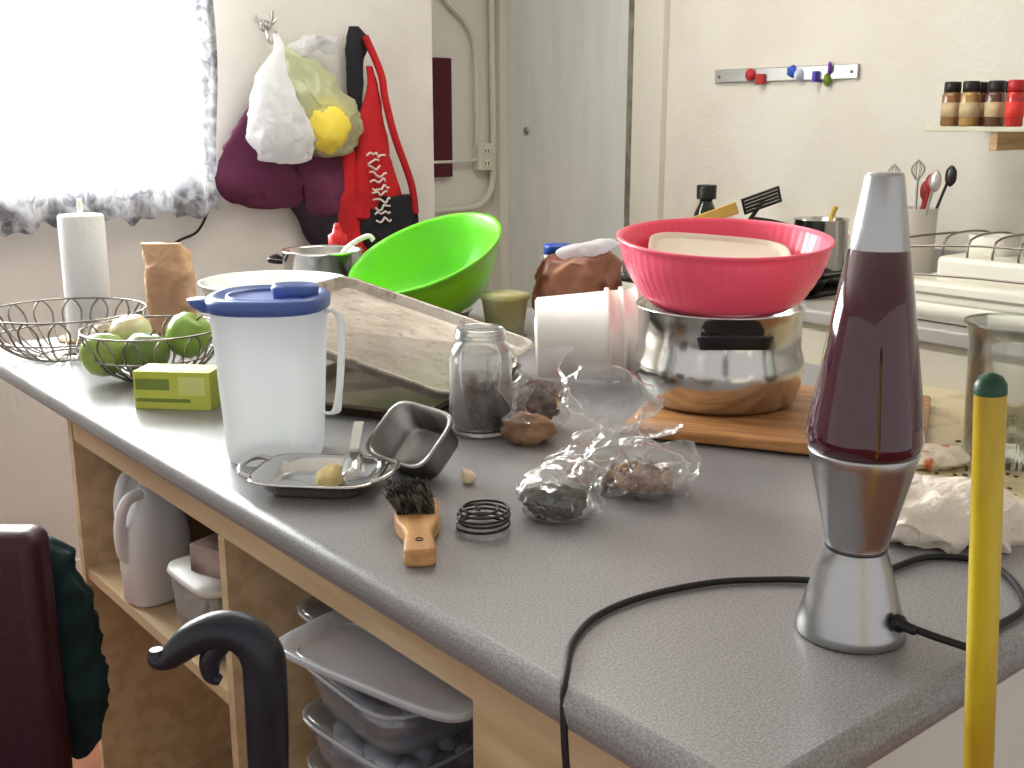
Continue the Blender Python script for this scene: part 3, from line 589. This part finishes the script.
O('bag_body',loft([(0,0,.001,.042,.03),(0,0,.05,.045,.034),(0,0,.12,.045,.034),(.0,0,.15,.042,.026),(-.006,0,.172,.048,.02),(-.012,0,.195,.042,.012)],amp=.26,freq=2.0,seed=19,pw=3.5,n=110,k=10),M('kraft_paper',(204,166,132),.8,col2=(184,144,112),nscale=6,bump=.3,bscale=30),b)

# ---------------- near right counter things ----------------
O('tan_counter_sheet',bx(.72,1.185,-.005,.66,0,.003),M('tan_laminate',(200,186,146),.35,col2=(164,144,104),nscale=18,nlo=.3,nhi=.5,detail=8),None,loc=(0,0,.9),smooth=False)  # thin tan mottled sheet laid over this part of the counter
bm=bmesh.new(); r=random.Random(9)
for i in range(260):
    blob(r.uniform(.73,1.17),r.uniform(.0,.36),.904,r.uniform(.001,.005),r.uniform(.001,.004),.0015,.3,2,i,1,bm)
O('spilled_crumbs',bm,M('crumb_dark',(92,66,42),.8),smooth=False)
gj=E('glass_measuring_jug',(.875,.252,.9035))
O('glass',lathe([(0,0),(.055,0),(.060,.006),(.066,.165),(.071,.185),(.0735,.188),(.071,.189),(.064,.165),(.057,.01),(0,.008)],64),clear,gj)
tubes('handle',[[(.066,-.0,.16),(.10,-.01,.16),(.11,-.01,.12),(.10,-.01,.06),(.062,0,.05)]],.006,clear,gj)
tubes('rim',[ring(0,0,.188,.0725)],.0018,clear,gj,smoothk=0)
wp=E('snack_wrapper',(.775,.315,.904),(0,0,VROT)); O('wrapper',loft([(0,0,.001,.040,.035),(0,0,.010,.045,.04),(.01,0,.018,.03,.025),(.01,0,.022,.01,.01)],amp=.35,freq=3,seed=41),M('wrapper_print',(226,214,190),.35,col2=(206,110,60),nscale=24,nlo=.40,nhi=.46,bump=.3),wp)
tw=E('dish_towel',(.56,.165,.9),(0,0,VROT))
towm=M('white_terry_cloth',(238,226,212),.95,bump=.5,bscale=120)
O('cloth',loft([(0,0,.001,.088,.055),(0,0,.015,.092,.06),(-.005,0,.035,.08,.05),(.0,0,.052,.06,.035),(.01,0,.060,.03,.02)],amp=.36,freq=1.9,seed=51,n=140,k=12),towm,tw)
O('cloth_fold',loft([(-.06,.02,.001,.05,.04),(-.06,.02,.03,.045,.035),(-.05,.02,.055,.03,.02),(-.045,.02,.06,.01,.01)],amp=.4,freq=2.4,seed=52,n=120,k=12),towm,tw)
wj=E('white_pitcher',(.675,.060,.9),(0,0,VROT))
O('body',lathe([(0,0),(.040,0),(.052,.01),(.058,.04),(.054,.075),(.044,.095),(.044,.105),(.041,.105),(.04,.095),(0,.09)],48),M('frosted_white_glass',(232,224,214),.3,sss=.2),wj)
pp_=E('frying_pan',(1.0,.08,.9035)); O('pan',lathe([(0,0),(.07,0),(.09,.03),(.093,.03),(.07,.004),(0,.004)],48),black,pp_); tubes('handle',[[(-.085,.03,.03),(-.13,.05,.05),(-.19,.07,.06)]],.009,black,pp_)

# yellow stick
ys=E('yellow_walking_stick')
t0=Vector((.146,-.0755,1.176)); b0=Vector((.205,-.130,0.0))
tubes('shaft',[[b0+(t0-b0)*.01,t0]],.0105,M('yellow_stick_paint',(208,182,34),.35,col2=(180,146,24),nscale=9,stretch=(3,3,.6),coat=.3),ys,smoothk=0,res=8)
e=(t0-b0).normalized()
tubes('green_cap',[[t0-e*.002,t0+e*.005,t0+e*.010,t0+e*.0125]],.0108,M('green_cap',(20,70,46),.4),ys,smoothk=0,radii=[1,.98,.7,.2],res=8)
tubes('tip',[[b0,b0+e*.03]],.013,black,ys,smoothk=0)

# black cane
cn=E('walking_cane',(-.172,.422,0),(0,0,VROT)); cm=M('cane_black_rubber',(22,27,36),.34,col2=(38,45,56),nscale=12)
tubes('grip',[[(-.078,0,.893),(-.077,0,.884),(-.068,0,.884),(-.058,0,.892),(-.043,0,.904),(-.020,0,.912),(.002,0,.907),(.016,0,.888),(.018,0,.86),(.017,0,.80),(.015,0,.72),(.015,0,.66)]],.017,cm,cn,radii=[.35,.55,.6,.75,.9,1.0,1.08,1.15,1.15,1.12,1.0,.8],res=8)
tubes('inner_spur',[[(-.018,0,.902),(-.030,0,.884),(-.030,0,.868),(-.022,0,.862)]],.011,cm,cn,radii=[1,.9,.7,.4],res=6)
tubes('shaft',[[(.015,0,.67),(.015,0,.03)]],.011,M('cane_shaft',(26,26,28),.3,.4),cn,smoothk=0); tubes('ferrule',[[(.015,0,.0),(.015,0,.04)]],.015,black,cn,smoothk=0)

# chair
ch=E('dining_chair',(-.350,1.085,0),(0,0,VROT)); chm=M('maroon_vinyl',(62,20,34),.42,bump=.1,bscale=60)
O('back',bx(-.21,.21,-.03,.03,.42,.855),chm,ch,bevel=.02,bseg=4); O('seat',bx(-.21,.21,-.44,-.03,.42,.48),chm,ch,bevel=.02,bseg=4)
for i,(x,y) in enumerate([(-.18,0),(.18,0),(-.18,-.41),(.18,-.41)]):
    tubes('leg_%d'%(i+1),[[(x,y,.43),(x*1.06,y*1.02,0.0)]],.013,black,ch,smoothk=0)
jx,jy=VR(.190,.040)
jk=E('teal_jacket',(-.350+jx,1.085+jy,0),(0,0,VROT))
O('cloth',loft([(-.02,.035,.81,.02,.012),(-.005,.03,.785,.028,.025),(.005,.03,.72,.032,.03),(.012,.03,.62,.034,.03),(.015,.03,.54,.026,.025),(.012,.03,.50,.012,.02)],amp=.45,freq=2.0,seed=61,n=110,k=10),M('teal_cloth',(20,50,52),.9,col2=(12,32,34),nscale=14,bump=.3,bscale=40),jk)

# ---------------- back counter ----------------
bcn=E('back_kitchen_counter')
O('cabinets',bx(1.74,2.34,-1.4,1.27,.0,.865),M('cabinet_cream',(224,216,196),.5,col2=(216,208,188),nscale=3),bcn,smooth=False)
O('counter',bx(1.70,2.345,-1.4,1.275,.865,.9),M('back_laminate',(176,172,166),.35),bcn,smooth=False,bevel=.006)
bm=bmesh.new()
for i in range(5): y0=1.25-.5*(i+1); bx(1.725,1.741,y0+.01,y0+.48,.12,.66,bm); bx(1.725,1.741,y0+.01,y0+.48,.69,.845,bm)
O('cabinet_doors',bm,M('cabinet_door_cream',(228,220,200),.45),bcn,smooth=False,bevel=.004)
bm=bmesh.new()
for i in range(5): y0=1.25-.5*(i+1); bx(1.700,1.725,y0+.19,y0+.30,.765,.775,bm)
O('handles',bm,steel,bcn,smooth=False)
O('backsplash',bx(2.32,2.349,-1.4,1.275,.9,1.0),M('back_laminate',(0,0,0)),bcn,smooth=False)
st=E('kitchen_stove'); O('body',bx(1.74,2.34,1.285,1.93,.0,.89),M('stove_enamel',(222,218,208),.3),st,smooth=False,bevel=.004)
O('cooktop',bx(1.74,2.34,1.285,1.93,.89,.905),M('stove_black',(30,30,30),.25),st,smooth=False,bevel=.003)
O('back_guard',bx(2.27,2.345,1.285,1.93,.9,1.03),M('stove_enamel',(0,0,0)),st,smooth=False,bevel=.006)
L=[]
for x,y in ((1.9,1.45),(2.15,1.45),(1.9,1.77),(2.15,1.77)):
    L+= [ring(x,y,.915,.08),ring(x,y,.915,.05),[(x-.09,y,.915),(x+.09,y,.915)],[(x,y-.09,.915),(x,y+.09,.915)]]
tubes('burners',L,.005,black,st,smoothk=0)
sp2=E('steel_saucepan',(2.05,1.40,.92),(0,0,VROT)); O('body',lathe([(0,0),(.07,0),(.073,.006),(.073,.165),(.077,.168),(.070,.166),(.068,.01),(0,.008)],48),steel,sp2)
tubes('handle',[[(-.07,0,.14),(-.14,-.03,.16),(-.20,-.05,.17)]],.008,black,sp2)
tubes('spoon',[[(.0,0,.05),(.03,.0,.18),(.04,0,.20)]],.007,M('yellow_spoon',(196,160,60),.5),sp2)
ut=E('cooking_pot',(1.98,1.62,.92),(0,0,VROT)); O('body',lathe([(0,0),(.09,0),(.095,.006),(.095,.12),(.099,.122),(.092,.12),(.09,.01),(0,.008)],48),M('dark_pot',(60,58,56),.35,.6),ut)
bm=bmesh.new()
for i in range(5): bx(.05,.16,-.003,.003,.185+i*.011,.191+i*.011,bm)
bx(.05,.056,-.003,.003,.185,.235,bm); bx(.154,.16,-.003,.003,.185,.235,bm)
O('spatula_slots',bm,M('spatula_black',(46,46,46),.4),ut,rot=(D(25),D(-20),0),smooth=False)
tubes('spatula_handle',[[(-.05,0,.05),(.02,0,.15),(.06,0,.21)]],.006,black,ut,smoothk=0)
O('wooden_spatula',bx(-.08,.05,-.003,.003,.165,.20),M('yellow_spatula',(226,180,90),.5),ut,rot=(0,D(-20),0),bevel=.002)
bo_=E('dark_bottle',(2.10,1.86,.92)); O('body',lathe([(0,0),(.034,0),(.036,.01),(.036,.15),(.02,.185),(.02,.20),(0,.20)],32),M('bottle_dark_glass',(34,44,34),.1,coat=.5),bo_)
O('cap',lathe([(.030,.195),(.031,.235),(.028,.238),(0,.238)],24),black,bo_)
fp=E('skillet',(1.86,1.36,.92)); O('pan',lathe([(0,0),(.09,0),(.115,.045),(.118,.045),(.092,.006),(0,.006)],48),black,fp); tubes('handle',[[(.0,-.11,.04),(-.01,-.2,.06),(-.01,-.26,.06)]],.009,black,fp)
# crock
ck=E('utensil_crock',(2.15,1.175,.9)); O('crock',lathe([(0,0),(.050,0),(.053,.006),(.055,.222),(.058,.226),(.053,.226),(.050,.01),(0,.01)],48),M('ceramic_white',(232,226,214),.3),ck)
for i,(dx,dy,hh,c) in enumerate([(-.035,.03,.34,(180,176,170)),(-.01,-.03,.32,(160,26,34)),(.02,.015,.35,(170,165,160)),(.03,-.045,.34,(40,40,40)),(.0,.045,.31,(120,60,40)),(-.03,-.05,.33,(190,186,180)),(.01,-.01,.30,(150,40,40))]):
    mm=M('utensil_%d'%i,c,.3,.6 if c[0]>165 else 0)
    tubes('utensil_%d'%(i+1),[[(dx*.5,dy*.5,.03),(dx*.9,dy*.9,.22),(dx*1.3,dy*1.3,hh-.05)]],.004,mm,ck,smoothk=0)
    hx,hy,hz=dx*1.45,dy*1.45,hh-.03
    if i in (0,2):
        L=[[(hx,hy,hz-.03),(hx+.018*math.cos(a),hy+.018*math.sin(a),hz+.005),(hx,hy,hz+.03)] for a in [j*math.pi/4 for j in range(8)]]
        tubes('whisk_%d'%(i+1),L,.0013,mm,ck,smoothk=5,res=1)
    else: O('utensil_head_%d'%(i+1),blob(hx,hy,hz,.006,.017,.028,.05,2,i,2),mm,ck,rot=(0,0,0))
# dish rack
dr=E('dish_drainer'); wpl=M('drainer_white',(240,236,222),.35)
O('tray',lathe([(0,0),(.27,0),(.275,.01),(.29,.040),(.295,.040),(.283,.008)],64,power=7,sx=.62,sy=1.0),wpl,dr,loc=(1.94,.78,.905),solid=.004)
bm=bx(1.80,2.10,.50,1.00,.935,.990)
O('body_lower',bm,wpl,dr,bevel=.012)
O('body_upper',bx(1.84,2.08,.50,.93,.985,1.045),wpl,dr,bevel=.012)
O('drip_slot',bx(1.797,1.801,.55,.95,.958,.964),M('drainer_shadow',(150,144,130),.6),dr,smooth=False)
O('cutlery_cup',lathe([(0,0),(.045,0),(.05,.06),(.046,.06),(.04,.006),(0,.006)],40,power=4),wpl,dr,loc=(1.97,.86,1.03))
L=[]
for i in range(7): y=.56+i*.06; L.append([(1.85,y,1.045),(1.86,y,1.085),(1.95,y,1.095),(2.06,y,1.085),(2.07,y,1.045)])
L.append([(1.78,1.04,.95),(1.78,1.04,1.06),(1.9,1.04,1.075),(2.1,1.03,1.075)]); L.append([(1.78,1.04,1.06),(1.8,.8,1.08),(1.8,.5,1.08)]); L.append([(1.78,1.04,1.00),(1.785,.8,1.01),(1.785,.5,1.01)])
tubes('plate_wires',L,.0028,wire,dr,smoothk=3)
# spice shelf
sh=E('spice_shelf'); O('board',bx(2.06,2.35,.55,1.115,1.325,1.337),M('shelf_board',(206,204,180),.4),sh,smooth=False,bevel=.002)
O('bracket',bx(2.08,2.35,.935,.955,1.28,1.325,bx(2.33,2.35,.935,.955,1.13,1.325)),wood,sh,smooth=False,bevel=.002)
lids=[(24,24,24),(20,20,20),(24,24,24),(30,26,24),(178,30,30),(24,24,24)]
bods=[(140,98,60),(110,46,30),(170,130,74),(90,56,38),(190,36,30),(140,96,54)]
for i,(x,y) in enumerate([(2.12,1.085),(2.20,1.055),(2.11,1.03),(2.13,.975),(2.11,.915),(2.2,.99)]):
    s=E('spice_jar' if i==0 else 'spice_jar.%03d'%i,(x,y,1.3375))
    O('jar',lathe([(0,0),(.019,0),(.021,.003),(.021,.075),(.018,.083),(0,.083)],28,power=3 if i!=4 else 2),M('spice_%d'%i,bods[i],.2,coat=.6),s)
    O('label',lathe([(.0215,.022),(.0218,.022),(.0218,.058),(.0215,.058)],28,power=3 if i!=4 else 2),M('label_%d'%i,(200,178,140) if i!=4 else (226,60,50),.6),s)
    O('lid',lathe([(.0195,.083),(.0205,.084),(.0205,.106),(.018,.109),(0,.109)],28),M('spice_lid_%d'%i,lids[i],.4),s)

# ---------------- lights ----------------
def area(n,loc,rot,sx,sy,e,col):
    l=bpy.data.lights.new(n,'AREA'); l.shape='RECTANGLE'; l.size=sx; l.size_y=sy; l.energy=e; l.color=col
    o=bpy.data.objects.new(n,l); o.location=loc; o.rotation_euler=rot; COL.objects.link(o); return o
area('window_daylight',(.1,2.98,1.66),(D(-90),0,0),1.5,1.0,330,(.97,.98,1.0))
area('overhead_fill',(1.25,1.7,2.45),(0,0,0),.9,.9,15,(1.0,.93,.83))  # added fill to brighten door and right wall; no ceiling lamp known here
W=bpy.data.worlds.new('World'); SC.world=W; W.use_nodes=True; bg=W.node_tree.nodes['Background']; bg.inputs[0].default_value=(1.0,.985,.96,1); bg.inputs[1].default_value=.74
# ---------------- camera ----------------
cam=bpy.data.cameras.new('camera'); co=bpy.data.objects.new('camera',cam); COL.objects.link(co)
co.location=(-.558,-.426,1.353); co.rotation_euler=(D(90-13.5),0,D(-39.4)); cam.lens=38.67; cam.sensor_width=36; cam.clip_start=.02
SC.camera=co
try:
    SC.view_settings.view_transform='Standard'; SC.view_settings.look='None'
except Exception: pass
